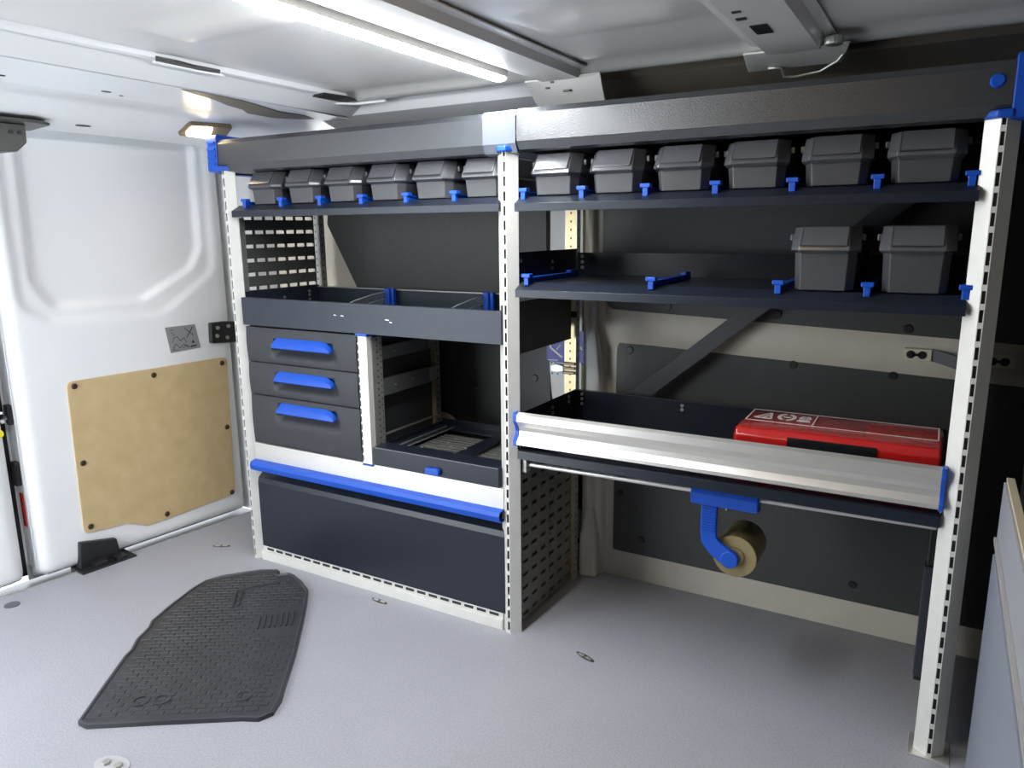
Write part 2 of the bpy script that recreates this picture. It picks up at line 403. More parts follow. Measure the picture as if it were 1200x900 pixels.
# ------------------------------------------------------------------ side wall: pressings, pillar, lining boards
# raised belt pressing between the upper and lower lining boards
rb = MB(); v = []; f = []
prof = [(.445, .835), (.436, .815), (.428, .79), (.425, .765), (.428, .735), (.434, .712), (.446, .690)]
xs = [1.02+.9*i/24 for i in range(25)]+[2.0, 2.068]
for x in xs:
    dz = -.030*max(0, (x-1.15)/.77) if x > 1.15 else 0
    for (y, z) in prof: v.append((x, y+.012*max(0, 1-(x-1.02)/.04), z+dz+.012))
n = len(prof)
for i in range(len(xs)-1):
    for j in range(n-1): f.append((i*n+j, (i+1)*n+j, (i+1)*n+j+1, i*n+j+1))
rb.add(v, f); struct(rb.build('trim_8', primer, smooth='all'))
# vertical pillar with its rounded rib
pl = MB(); 
pl.prism(rounded([(.970, .452), (.974, .408), (1.0, .40), (1.012, .425), (1.03, .432), (1.035, .452)], [0, .015, .012, .01, .01, 0]), .0, 1.30)
struct(pl.build('trim_9', primer, smooth=True))
pk = MB().prism([(.85, .452), (.852, .440), (.955, .440), (.955, .452)], .0, 1.30)
struct(pk.build('trim_10', mat('pale_grey_pillar', (.60, .60, .57), .45), smooth=False))
# lower tapered foot of the pillar and the tall dark slot in it
ft = MB()
ft.loft([[(.975, .385, 0), (1.03, .395, 0), (1.03, .45, 0), (.975, .45, 0)], [(.975, .385, .12), (1.025, .40, .12), (1.025, .45, .12), (.975, .45, .12)],
         [(.985, .40, .22), (1.01, .405, .22), (1.01, .45, .22), (.985, .45, .22)]])
pf = struct(ft.build('trim_11', primer, bevel=.012, seg=3))
sl = MB().prism(rounded([(.930, .195), (.969, .195), (.969, .46), (.930, .46)], .008), .4375, .4415, 'y')
sl.build('slot', black, pf)
MB().cyl((.955, .437, .092), (.955, .442, .092), .008, 10).build('hole', black, pf)
# soft white door-seal like cover bulging from the pillar above the trough
sv = MB()
rings = []
for k, (z, x0, x1, y) in enumerate([(.52, .985, 1.035, .395), (.60, .982, 1.030, .393), (.68, .981, 1.024, .393), (.735, .984, 1.016, .394), (.765, .990, 1.010, .398), (.80, .998, 1.012, .402), (.88, 1.002, 1.010, .406)]):
    rings.append([(x0, .45, z), (x0, y+.008, z), ((x0*.65+x1*.35), y, z), ((x0+x1)/2, y+.008, z), (x1, y+.006, z), (x1, .45, z)])
sv.loft(rings); struct(sv.build('trim_12', mat('white_seal', (.70, .71, .70), .5), smooth='all'))

def panel(name, poly, label, screws, y=.436, t=.007, hole=None):
    e = thing(name, label, 'panel', (0, 0, 0), group='grey lining boards on the side wall')
    o = MB().prism(poly, y, y+t, 'y').build('board', lining, e, bevel=.0015)
    for (sx, sz) in screws:
        MB().cyl((sx, y, sz), (sx, y-.003, sz), .011, 14, .009).build('screw_head', black, e, smooth=True)
    return e
panel('lining_panel', rounded([(1.066, .088), (2.055, .085), (2.055, .690), (1.92, .705), (1.16, .742), (1.066, .735)], [.01, .01, .05, 0, .02, .06]),
      'large charcoal lining board low on the side wall behind the tape holder', [(1.107, .701), (1.547, .695), (1.775, .687), (1.086, .271), (1.156, .137), (1.728, .133)], y=.437)
panel('lining_panel', rounded([(1.022, 1.28), (1.022, .85), (1.05, .815), (2.066, .778), (2.066, 1.28)], [0, .02, .03, 0, 0]),
      'charcoal lining board high on the side wall behind the two lone grey boxes', [(1.216, .83), (1.502, .822), (1.798, .802)], y=.428)
panel('lining_panel', rounded([(.02, 1.28), (-.01, 1.06), (.11, .85), (.13, .80), (.846, .80), (.842, 1.28)], [0, .02, .02, 0, 0, 0]),
      'charcoal lining board above the open tray and its clear dividers', [], y=.430)
lp = [(.10, .80), (.10, .10), (.90, .10), (.87, .50), (.858, .55), (.850, .66), (.848, .80)]
panel('lining_panel', lp, 'charcoal lining board seen through the open case compartment', [(.581, .551), (.80, .591)], y=.440)
hl = MB().prism([(.452+.072*math.cos(t*PI/12), .372+.072*math.sin(t*PI/12)) for t in range(24)], .4385, .442, 'y')  # cream disc laid over the board to stand for the round opening
lh = tag(hl.build('round_opening', primer), 'cream round opening at the base of the compartment back board', 'opening')

# ================================================================== RACKS
XL, XM, XR, DY = .004, .957, 1.922, .36
H = 1.215
def post(parent, x, y0, z0, z1, slots=True):
    o = MB()
    t = .0016
    L0, L1, R0, R1 = (x-.028, y0+.019), (x-.005, y0), (x+.004, y0), (x+.025, y0+.021)
    for a, b_ in ((L0, L1), (R0, R1)):
        d = (Vector(b_)-Vector(a)).normalized(); nn = Vector((-d.y, d.x))*t
        o.prism([a, b_, (b_[0]+nn.x, b_[1]+nn.y), (a[0]+nn.x, a[1]+nn.y)], z0, z1)
    o.box(x-.028, x+.025, y0+.0215, y0+.023, z0, z1)
    if slots:
        o.box(x-.005, x-.0035, y0, y0+t, z0, z1).box(x+.0025, x+.004, y0, y0+t, z0, z1)
        z = z0
        while z < z1-.02:
            o.box(x-.0035, x+.0025, y0, y0+t, z, z+.0105); z += .0331
        o.box(x-.0035, x+.0025, y0, y0+t, z, z1)
    else: o.box(x-.005, x+.004, y0, y0+t, z0, z1)
    p = o.build('post', postm, parent)
    MB().box(x-.0045, x+.0035, y0+.004, y0+.0055, z0+.004, z1-.002).build('slot_shade', black, p)  # black strip added as the shade inside the hollow post
    return p
def cap(parent, x, y, z, w=.029):
    pts = [(x-w, y+.024), (x-w+.001, y+.010), (x-.012, y-.012), (x+.010, y-.012), (x+w-.001, y+.012), (x+w-.001, y+.026)]
    return MB().prism(pts, z-.002, z+.011).build('post_cap', blue, parent, bevel=.003)
def rear_post(parent, x, y, z0, z1, m1=brass):
    o = MB().box(x-.016, x+.016, y-.0016, y, z0, z1)
    p = o.build('rear_post', m1, parent)
    MB().box(x+.016, x+.018, y-.002, y+.022, z0, z1).box(x-.018, x-.016, y-.002, y+.022, z0, z1).build('post_flange', galv, p)
    d = MB(); z = z0+.02
    while z < z1-.01:
        d.box(x-.002, x+.002, y-.0022, y-.0014, z, z+.006); d.box(x+.0178, x+.0184, y+.006, y+.011, z, z+.006); z += .0225
    d.build('punched_hole', black, p)['kind'] = 'stuff'
    return p
def perforated(parent, x, y0, y1, z0, z1, nc, nr, material, sl=.030, sh=.0095, skip=None):
    # plate in the YZ plane with real slots
    o = MB(); t = .0014; ph = (z1-z0)/nr; pw = (y1-y0)/nc
    o.box(x-t, x, y0, y1, z0, z0+(ph-sh)/2)
    for r in range(nr):
        a = z0+ph*r+(ph-sh)/2; b_ = a+sh
        top = z0+ph*(r+1)+(ph-sh)/2 if r < nr-1 else z1
        o.box(x-t, x, y0, y1, b_, min(top, z1))
        y = y0
        for c in range(nc):
            yc = y0+pw*(c+.5); s0, s1 = yc-sl/2, yc+sl/2
            o.box(x-t, x, y, s0, a, b_); y = s1
        o.box(x-t, x, y, y1, a, b_)
    p = o.build('side_panel', material, parent)
    d = MB()
    for r in range(nr):
        for q in (0, .5):
            zz = z0+ph*(r+q)+.004
            for yy in (y0+.008, y1-.008, y0+(y1-y0)*.55): d.box(x-t-.0004, x+.0004, yy-.002, yy+.002, zz, zz+.004)
    d.build('punched_hole', black, p)['kind'] = 'stuff'
    return p
def guide(parent, x, y, z, length=.28, w=.010):
    o = MB().box(x-.006, x+.006, y, y+.014, z-.006, z+.014).box(x-w-.001, x+w+.001, y-.002, y+.016, z+.012, z+.0205)
    o.box(x-.004, x+.004, y+.014, y+length, z, z+.010).box(x-.0075, x+.0075, y+.014, y+length, z+.009, z+.0125)
    o.box(x-.007, x+.007, y+length-.04, y+length, z, z+.018)
    return o.build('guide_rail', blue, parent, bevel=.0012)
def bolts(parent, pts, axis, r=.005, material=galv):
    for p in pts:
        q = Vector(p)+({'x': Vector((.003, 0, 0)), 'y': Vector((0, -.003, 0)), 'z': Vector((0, 0, .003))}[axis])
        MB().cyl(p, q, r, 10).build('bolt', material, parent)

# ---------------------------------------------------------------- left rack bay
RL = thing('storage_rack', 'left bay of the charcoal van rack with the drawers and open tray', 'rack', (0, 0, 0), group='van storage rack bays')
post(RL, XL, 0, 0, H); post(RL, XM, 0, 0, H)
cap(RL, XL, 0, H); cap(RL, XM, 0, H)
rear_post(RL, XL+.0, DY, 0, H, galv); rear_post(RL, XM, DY, 0, H)
perforated(RL, XL+.004, .05, DY-.012, .845, 1.10, 7, 6, perfd, .032, .011)
perforated(RL, XL+.004, .05, DY-.012, .05, .845, 7, 20, perfd, .032, .011)
perforated(RL, XM+.008, .05, DY-.005, .008, .455, 6, 12, perf, .028, .009)
MB().box(XL+.012, XL+.020, .03, .046, .86, 1.078).build('panel_edge', galv, RL)
# solid dark side sheet above the perforated one
MB().box(XM+.006, XM+.0075, .05, DY-.012, .735, .865).build('side_sheet', steelg, RL, bevel=.001)
# hood of the top shelf
def hood(parent, x0, x1, dz=0.):
    pr = [(.024, 1.208+dz), (.007, 1.212+dz), (-.003, 1.230+dz), (-.003, 1.288+dz), (.004, 1.300+dz), (.022, 1.303+dz)]
    h = MB().strip(pr, x0, x1, 'x', -.002).build('hood', hoodm, parent, smooth=True)
    MB().box(x0, x1, .022, .38, 1.2095+dz, 1.2125+dz).box(x0, x1, .378, .38, 1.2125+dz, 1.29).build('top_shelf', steel, parent)
    return h
h1 = hood(RL, -.008, .905)
pj = MB().strip([(.023, 1.2055), (.005, 1.210), (-.0055, 1.230), (-.0055, 1.289), (.003, 1.3025), (.024, 1.306)], .903, .990, 'x', -.002)
pj.build('joint_cover', hoodj, RL, smooth=True)
def endplate(parent, x0, x1):
    o = MB().prism(rounded([(-.008, 1.212), (.05, 1.205), (.36, 1.205), (.36, 1.31), (-.004, 1.315)], [.006, 0, 0, 0, .01]), x0, x1, 'x')
    p = o.build('end_plate', blue, parent, bevel=.002); return p
ep = endplate(RL, -.050, -.010)
for z in (1.23, 1.25, 1.27, 1.29): MB().box(-.046, -.014, -.0095, -.006, z, z+.006).build('rib', blue, ep)
# upper shelf
def shelf(parent, x0, x1, zt, name='shelf', back=.06):
    pr = [(.010, zt-.034), (.0, zt-.034), (.0, zt-.016), (.030, zt), (.345, zt), (.345, zt+back)]
    s = MB().strip(pr, x0, x1, 'x', -.0016).build(name, steel, parent, bevel=.0008)
    return s
S1 = shelf(RL, XL+.022, XM-.016, 1.114)
for i in range(6): guide(S1, .0605+.1482*i, .018, 1.112)
# deep open tray with clear dividers
TR = MB().box(XL+.033, XM-.012, -.001, .001, .764, .845).box(XL+.010, XM-.012, .349, .351, .764, .853).box(XL+.033, XM-.012, .001, .349, .764, .766).box(XL+.010, XL+.033, .026, .349, .764, .766)
TR.box(XL+.010, XL+.012, .026, .349, .766, .86).box(XM-.014, XM-.012, .001, .349, .766, .86).box(XL+.033, XM-.012, -.001, .012, .843, .846).box(XL+.012, XL+.033, .024, .026, .764, .845)
tray = TR.build('tray', mat('tray_powder_coat', (.018, .023, .036), .40, noise=(.021, .027, .040), nscale=50, spec=.38), RL, bevel=.001)
MB().box(XL+.012, XM-.014, .340, .353, .852, .8545).build('tray_back_lip', galv, tray)
hh = MB(); x = .28
while x < .93: hh.box(x, x+.010, .3475, .349, .842, .848); x += .0265
hh.build('punched_hole', black, tray)['kind'] = 'stuff'
bolts(tray, [(XL+.012, .06, .835), (XL+.012, .19, .83), (XL+.012, .30, .842), (XL+.012, .30, .83), (XL+.012, .30, .815)], 'x', .0045)
for xd in (.335, .703):
    top = [(.33, .848), (.26, .843), (.18, .832), (.10, .815), (.03, .795)]
    poly = [(.33, .770)]+top+[(.03, .770)]
    dv = MB().prism(poly, xd-.010, xd-.008, 'x').build('divider', clear, tray)
    lipm = mat('acrylic_bright_edge', (.55, .57, .58), .2)
    MB().tube([(xd-.009, a, b_+.001) for a, b_ in top], .0014, 6).build('divider_edge', lipm, tray, smooth='all')
    MB().tube([(xd-.009, a, b_-.022) for a, b_ in top], .0009, 6).build('divider_edge', lipm, tray, smooth='all')
    MB().box(xd-.012, xd+.008, .318, .340, .767, .858).box(xd+.008, xd+.020, .325, .340, .767, .858).build('divider_holder', blue, tray, bevel=.002)
    MB().box(xd-.022, xd-.012, .325, .340, .767, .852).build('divider_holder', clear, tray, bevel=.001)
# worn chips on the tray front
for (x, z, w) in ((.405, .810, .010), (.43, .809, .013), (.585, .806, .016), (.60, .800, .010)):
    MB().prism([(x, z), (x+w, z-.001), (x+w*.8, z+.002), (x+w*.2, z+.0025)], -.0016, -.0009, 'y').build('paint_chip', whitep, tray)
# bottom frame rail
o = MB().box(XL+.026, XM-.024, .004, .03, 0, .030).box(XL+.026, XM-.024, .012, .014, .030, .045)
br = o.build('base_rail', postm, RL, bevel=.001)
d = MB(); x = .05
while x < .92: d.box(x, x+.028, .0105, .012, .034, .041); x += .040
d.build('punched_hole', black, br)['kind'] = 'stuff'

# ---------------------------------------------------------------- chest with fold-down flap
CH = thing('storage_chest', 'low chest with a navy flap and long blue handle strip under the drawers', 'chest', (0, 0, 0))
x0, x1 = XL+.031, XM-.016
MB().box(x0, x1, .012, .345, .336, .346).box(x0, x0+.002, .03, .345, .05, .336).box(x1-.002, x1, .03, .345, .05, .336).box(x0, x1, .343, .345, .05, .336).box(x0, x1, .03, .345, .046, .049).build('body', steelg, CH)
MB().box(x0, x1, .006, .012, .336, .394).box(x0, x1, .012, .06, .391, .394).build('sill_strip', alu, CH, bevel=.001)
MB().strip([(.008, .337), (-.012, .334), (-.016, .326), (-.014, .314), (-.004, .308), (.010, .312)], x0, x1, 'x', -.003).build('handle_strip', blue, CH, smooth=True)
MB().strip([(.05, .300), (.030, .292), (.012, .277), (.008, .262), (.008, .048)], x0, x1, 'x', .002).build('flap', steel, CH, smooth=True)

# ---------------------------------------------------------------- drawer cabinet
DC = thing('drawer_cabinet', 'three charcoal plastic drawers with blue grips stacked above the chest', 'cabinet', (0, 0, 0))
dx0, dx1 = XL+.034, .478
MB().box(dx0, dx1+.008, .03, .345, .396, .399).box(dx0, dx0+.002, .03, .345, .399, .760).box(dx1+.006, dx1+.008, .03, .345, .399, .760).box(dx0, dx1+.008, .343, .345, .399, .76).box(dx0, dx1, .03, .345, .757, .760).build('body', steelg, DC)
for (z0, z1, hz) in ((.6545, .7585, .718), (.5525, .6515, .617), (.3985, .5495, .520)):
    dr = MB()
    # front panel with a scooped finger recess under the grip
    nx, nz = 46, 18; v = []
    for i in range(nx+1):
        x = dx0+.003+(dx1-dx0-.005)*i/nx
        for k in range(nz+1):
            z = z0+(z1-z0)*k/nz
            a = sstep((x-(.150-(hz-z)*.25))/.02)*sstep(((.392+(hz-z)*.30)-x)/.02); c = sstep((hz+.012-z)/.010)*sstep((z-(hz-.052))/.034)
            v.append((x, .006+.020*a*c-.003*math.sin(PI*(z-z0)/(z1-z0)), z))
    f = [(i*(nz+1)+k, (i+1)*(nz+1)+k, (i+1)*(nz+1)+k+1, i*(nz+1)+k+1) for i in range(nx) for k in range(nz)]
    dr.add(v, f); dr.box(dx0+.006, dx1-.006, .030, .034, z0+.002, z1-.002).box(dx0+.010, dx1-.010, .034, .33, z0+.006, z0+.009)
    dr.box(dx0+.003, dx1-.002, .004, .030, z1-.0015, z1).box(dx0+.003, dx1-.002, .004, .030, z0, z0+.0015).box(dx0+.003, dx0+.005, .006, .03, z0, z1).box(dx1-.004, dx1-.002, .006, .03, z0, z1)
    D = dr.build('drawer', drawm, DC, smooth=True)
    g = MB(); r_ = []
    for (x, zb, zt) in [(.158, hz-.015, hz+.002), (.166, hz-.015, hz+.012), (.172, hz-.015, hz+.014), (.35, hz-.015, hz+.014), (.366, hz-.015, hz+.010), (.378, hz-.015, hz-.001), (.386, hz-.015, hz-.012)]:
        r_.append([(x, .022, zt+.002), (x, .004, zt), (x, -.006, (zb+zt)/2+.002), (x, -.010, zb), (x, -.005, zb-.003), (x, .006, zb+.001), (x, .022, zb+.004)])
    g.loft(r_).build('handle', blue, D, smooth=True, bevel=.001)

# ---------------------------------------------------------------- case carrier compartment
CC = thing('case_carrier', 'open pull-out case carrier with small blue latch beside the drawers', 'carrier', (0, 0, 0))
pst = MB()
px = .500
pst.box(px-.019, px-.012, .003, .0045, .395, .758).box(px-.012, px+.018, .0, .0018, .395, .758).box(px+.0165, px+.018, .0, .022, .395, .758).box(px-.019, px-.0175, .003, .022, .395, .758)
ip = pst.build('upright', postm, CC, bevel=.0006)
d = MB(); z = .402
while z < .745: d.box(px-.0175, px-.0125, .0022, .0032, z, z+.016); z += .0225
d.build('slot', black, ip)['kind'] = 'stuff'
MB().box(px-.021, px+.020, -.002, .024, .757, .765).build('upright_cap', blue, CC, bevel=.0015)
MB().box(px-.019, px+.018, .0, .02, .389, .393).build('upright_foot', blue, CC, bevel=.001)
fl2 = MB().box(px+.018, px+.020, .018, .060, .400, .752).build('upright_flange', galv, CC)
d = MB(); z = .41
while z < .745: d.box(px+.0195, px+.0206, .037, .041, z, z+.005); d.box(px+.0195, px+.0206, .052, .055, z+.006, z+.010); z += .0175
d.build('punched_hole', black, fl2)['kind'] = 'stuff'
rear_post(CC, .485, .335, .40, .76)
for (z0, z1) in ((.682, .722), (.578, .628)):
    rn = MB().box(px+.004, px+.013, .06, .30, z0, z1).build('runner', mat('grey_runner', (.16, .165, .165), .4, metal=.4), CC, bevel=.002)
    MB().box(px+.004, px+.014, .288, .322, z0+.004, z1-.004).build('runner_clip', galv, rn, bevel=.002)
    bolts(rn, [(px+.013, .12, (z0+z1)/2), (px+.013, .2, (z0+z1)/2+.003)], 'x', .003)
MB().box(px+.006, px+.010, .06, .33, .463, .468).build('slide_rail', galv, CC)
cx0, cx1 = px+.022, XM-.026
ct = MB()
ct.box(cx0, cx1, .000, .0025, .396, .447).box(cx0, cx1, .0025, .058, .4445, .447)
ct.box(cx0, cx0+.055, .058, .335, .434, .437).box(cx1-.04, cx1, .058, .335, .434, .437).box(cx0+.055, cx1-.04, .058, .095, .434, .437).box(cx0+.055, cx1-.04, .285, .335, .434, .437)
ct.box(cx0+.215, cx0+.265, .095, .285, .434, .437).box(cx0, cx0+.002, .0025, .335, .396, .447).box(cx1-.002, cx1, .0025, .335, .396, .447).box(cx0, cx1, .335, .337, .396, .455)
car = ct.build('tray', steel, CC, bevel=.001)
MB().box(cx0+.004, cx1-.004, -.0004, .004, .4462, .4478).build('worn_edge', mat('worn_bare_steel', (.16, .17, .18), .35, metal=.6), car)
for xx in (cx0+.030, cx0+.058): MB().box(xx, xx+.006, .07, .31, .437, .440).build('slide_rail', galv, car, bevel=.001)
ribs = MB()
for k in range(9):
    y = .10+.020*k; ribs.box(cx0+.058, cx0+.212, y, y+.010, .424, .427); ribs.box(cx0+.268, cx1-.045, y, y+.010, .424, .427)
ribs.build('floor_rib', mat('dull_ribbed_metal', (.20, .20, .18), .5, metal=.3), car)
MB().box(cx0+.004, cx1-.004, .06, .33, .412, .414).build('tray_floor', mat('dull_brown_metal', (.13, .125, .105), .5), car)
for (a, b_) in ((.66, .16), (.69, .13), (.735, .14), (.62, .09), (.74, .075), (.66, .20)):
    MB().prism([(a, b_), (a+.012, b_+.002), (a+.010, b_+.006), (a+.002, b_+.005)], .4475, .4482).build('scratch', whitep, car) if b_ < .06 else MB().box(a, a+.006, b_, b_+.006, .4372, .4395).build('rivet', galv, car)
MB().prism(rounded([(.708, .402), (.752, .402), (.752, .416), (.745, .421), (.708, .419)], .003), -.012, .0, 'y').build('latch', blue, car, bevel=.0015)

# ---------------------------------------------------------------- right rack bay
RR = thing('storage_rack', 'right bay of the charcoal van rack with the aluminium-fronted trough', 'rack', (0, 0, 0), group='van storage rack bays')
post(RR, XR, 0, 0, H); cap(RR, XR, 0, H, .030)
fp = MB().box(XR-.038, XR+.035, -.006, .07, .0, .003).build('foot_plate', alu, RR, bevel=.001)
rear_post(RR, XR, DY, 0, H)
MB().box(XR+.0, XR+.002, .05, DY, .02, 1.19).build('side_sheet', steelg, RR)
h2 = hood(RR, .992, 1.932, .004)
endplate(RR, 1.930, 1.972)
MB().cyl((1.906, -.002, 1.272), (1.906, -.008, 1.272), .0125, 18, .009).build('plug', blue, RR, smooth=True)
S2 = shelf(RR, XM+.026, XR-.024, 1.113)
for i in range(7): guide(S2, .9962+.1482*i, .016, 1.111)
S3 = shelf(RR, XM+.026, XR-.024, .915)
for x in (1.006, 1.312, 1.575, 1.736, 1.895): guide(S3, x, .012, .915, .27)
MB().box(XM+.020, XM+.022, .02, .35, .905, .985).build('shelf_end', steel, S3)
bolts(S3, [(XM+.022, .035, .965), (XM+.022, .035, .93), (XM+.022, .20, .955), (XM+.022, .20, .94)], 'x', .005)
bolts(S3, [(1.0, .343, .965), (1.0, .343, .95), (1.0, .343, .935)], 'y', .005)
# trough: dark steel pan with an aluminium front profile
tx0, tx1 = XM+.026, XR-.026
TG = MB().box(tx0, tx1, .012, .352, .503, .506).box(tx0-.004, tx1, .350, .352, .503, .592).box(tx0-.004, tx0-.002, .012, .352, .503, .592).box(tx1, tx1+.002, .012, .352, .503, .592).box(tx0, tx1, .340, .352, .590, .592)
TG.strip([(.012, .506), (.006, .502), (.004, .481), (.030, .475), (.030, .49)], tx0, tx1, 'x', .002)
tg = TG.build('trough', steel, RR, bevel=.0008)
fr = [(.014, .596), (.006, .599), (-.003, .595), (-.004, .580), (.006, .565), (.010, .553), (.007, .540), (-.004, .528), (-.005, .522), (.010, .519)]
MB().strip(fr, tx0+.004, tx1-.006, 'x', -.002).build('front_profile', alu, RR, smooth=True)
for (a, b_) in ((tx0-.006, tx0+.004), (tx1-.006, tx1+.002)):
    MB().prism([(.018, .600), (-.005, .600), (-.006, .578), (.003, .565), (.006, .553), (.003, .541), (-.006, .529), (-.007, .517), (.018, .517)], a, b_, 'x').build('profile_end_cap', blue, RR, bevel=.001)
bolts(tg, [(tx0-.002, .20, .57), (tx0-.002, .20, .555), (tx0-.002, .30, .58), (tx0-.002, .30, .565)], 'x', .0045)
bolts(tg, [(1.0, .349, .58), (1.0, .349, .566), (1.0, .349, .552), (1.29, .349, .578), (1.29, .349, .567)], 'y', .0045)
# hanging rod with brackets
MB().cyl((tx0+.006, .045, .4570), (tx1-.004, .045, .4680), .0062, 14).build('hanging_rod', alu, RR, smooth=True)
MB().box(tx0-.002, tx0+.012, .030, .055, .438, .476).build('rod_bracket', galv, RR, bevel=.002)
MB().prism([(.03, .435), (.33, .405), (.33, .46), (.03, .46)], XM+.014, XM+.016, 'x').build('bracket_plate', steelg, RR)
# diagonal back brace
bz = MB(); a = Vector((1.145, .575)); c = Vector((1.80, 1.125)); dd = (c-a).normalized(); nn = Vector((-dd.y, dd.x))*.021
bz.prism([tuple(a+nn), tuple(c+nn), tuple(c-nn), tuple(a-nn)], .372, .375, 'y').build('diagonal_brace', steelg, RR, bevel=.001)
# clamps on the middle rear post
MB().box(XM-.021, XM+.021, DY-.007, DY-.002, .795, .812).build('post_clamp', black, RR, bevel=.002)
tcl = MB()
for z in (.632, .645, .658): tcl.box(XM-.020, XM+.018, DY-.010, DY-.002, z, z+.008)
tcl.build('post_clamp', mat('dark_bronze', (.12, .09, .06), .35, metal=.7), RR, bevel=.0015)

# ================================================================== STORAGE BOXES
def make_box(bh):
    e = thing('storage_box', '', 'box', (0, 0, 0))
    w, cx_, cy_, dp = .0565, .013, .020, .27
    zh = bh+.046
    def ring(hw, y0, z): return [(-hw, dp, z), (-hw, y0+cy_, z), (-hw+cx_, y0, z), (hw-cx_, y0, z), (hw, y0+cy_, z), (hw, dp, z)]
    MB().loft([ring(w-.003, .004, 0), ring(w, 0, bh+.002)]).build('bin', binm, e, bevel=.0015)
    L = .0635
    def lr(hw, y0, z): return [(-hw, dp+.006, z), (-hw, y0+.026, z), (-hw+.018, y0, z), (hw-.018, y0, z), (hw, y0+.026, z), (hw, dp+.006, z)]
    lid = MB().loft([lr(L-.006, -.002, bh-.006), lr(L, -.014, bh), lr(L, -.012, bh+.007), lr(L-.003, .010, zh-.002), lr(L-.007, .017, zh)]).build('lid', lidm, e, bevel=.0015)
    y_a, z_a, y_b, z_b = -.0120, bh+.0088, .0095, zh-.003
    d_ = Vector((y_b-y_a, z_b-z_a)).normalized(); n_ = Vector((-d_.y, d_.x))*.0026
    MB().prism([(y_a, z_a), (y_b, z_b), (y_b+n_.x, z_b+n_.y), (y_a+n_.x, z_a+n_.y)], -.040, .041, 'x').build('label_flap', lidm, lid, bevel=.0006)
    gr = MB().prism([(y_a-.0004, z_a-.002), (y_a, z_a), (y_a+n_.x*.5, z_a), (y_a+n_.x*.5-.0004, z_a-.002)], -.041, .037, 'x')
    gr.prism([(y_a, z_a), (y_b, z_b), (y_b+n_.x*.5, z_b+n_.y*.5), (y_a+n_.x*.5, z_a+n_.y*.5)], -.0420, -.040, 'x')
    gr.build('shadow_gap', black, lid)
    MB().box(-L-.005, -L+.002, .03, .045, bh+.018, bh+.030).build('hinge_ear', lidm, lid, bevel=.001)
    MB().box(L-.002, L+.005, .03, .045, bh+.018, bh+.030).build('hinge_ear', lidm, lid, bevel=.001)
    return e
proto = make_box(.046); proto2 = make_box(.077)
ordl = ['first grey lidded box from the left, at the dark end of the top shelf', 'second grey lidded box from the left on the top shelf', 'third grey lidded box from the left on the top shelf',
        'fourth grey lidded box from the left on the top shelf', 'grey lidded box second to the left of the middle post', 'grey lidded box directly left of the middle post']
ordr = ['brightly lit grey lidded box directly right of the middle post', 'second grey lidded box right of the middle post', 'third grey lidded box right of the middle post',
        'fourth grey lidded box right of the middle post', 'fifth grey lidded box right of the middle post on the top shelf', 'last grey lidded box on the top shelf beside the right post']
spots = [(.0605+.1482*(i+.5), .026, 1.116, ordl[i], 'grey boxes on the top shelf') for i in range(6)]
spots += [(.9962+.1482*(i+.5), .024, 1.115, ordr[i], 'grey boxes on the top shelf') for i in range(6)]
spots += [(1.655, .022, .917, 'left of the two grey boxes on the lower shelf', 'grey boxes on the lower shelf'), (1.812, .022, .917, 'right of the two grey boxes on the lower shelf, nearest the right post', 'grey boxes on the lower shelf')]
for i, (x, y, z, lab, grp) in enumerate(spots):
    o = proto if i == 0 else proto2 if i == 12 else copy_tree(proto if i < 12 else proto2)
    o.location = (x, y, z); tag(o, lab, 'box', grp)

# ================================================================== RED PACKAGE
PK = thing('first_aid_pack', 'long red plastic-wrapped pack with a black strip lying in the trough', 'package', (0, 0, 0))
pb = MB(); rr = []
for (x, s) in ((1.490, .82), (1.496, .97), (1.60, 1), (1.75, 1.0), (1.885, .99), (1.890, .9)):
    k = (x-1.49); j = lambda: random.uniform(-.0012, .0012)
    ring_ = [(.070, .510), (.060, .530), (.060, .600+.004*k), (.074, .615+.004*k), (.225, .617+.004*k), (.245, .605), (.25, .55), (.245, .510)]
    cy, cz = .15, .56
    rr.append([(x+j(), cy+(y-cy)*s+j(), cz+(z-cz)*s+j()) for y, z in ring_])
pb.loft(rr); bodyp = pb.build('wrapper', red, PK, bevel=.006, seg=3, smooth=True)
MB().box(1.605, 1.775, .0565, .062, .530, .606).build('black_strip', blackf, PK, bevel=.001)
pr = MB(); zt = lambda y: .6165+(y-.074)*.013
def pline(p, q, w=.0016):
    p = Vector(p); q = Vector(q); d_ = (q-p).normalized(); n_ = Vector((-d_.y, d_.x))*w
    c4 = [p+n_, q+n_, q-n_, p-n_]
    pr.add([(c.x, c.y, zt(c.y)+.0006) for c in c4]+[(c.x, c.y, zt(c.y)+.0014) for c in c4], [(0,1,2,3),(7,6,5,4),(0,4,5,1),(1,5,6,2),(2,6,7,3),(3,7,4,0)])
A0, A1 = .128, .226
for p, q in (((1.503, A0), (1.880, A0)), ((1.503, A1), (1.880, A1)), ((1.503, A0), (1.503, A1)), ((1.880, A0), (1.880, A1)), ((1.642, A0), (1.642, A1))): pline(p, q, .0013)
for p, q in (((1.517, .155), (1.545, .205)), ((1.545, .205), (1.552, .155)), ((1.517, .155), (1.552, .155)), ((1.533, .155), (1.545, .182))): pline(p, q, .003)
for k in range(14):
    if k in (3, 10): continue
    t0, t1 = 2*PI*k/14, 2*PI*(k+.9)/14
    pline((1.582+.016*math.cos(t0), .182+.026*math.sin(t0)), (1.582+.016*math.cos(t1), .182+.026*math.sin(t1)), .004)
pline((1.574, .182), (1.590, .182), .003)
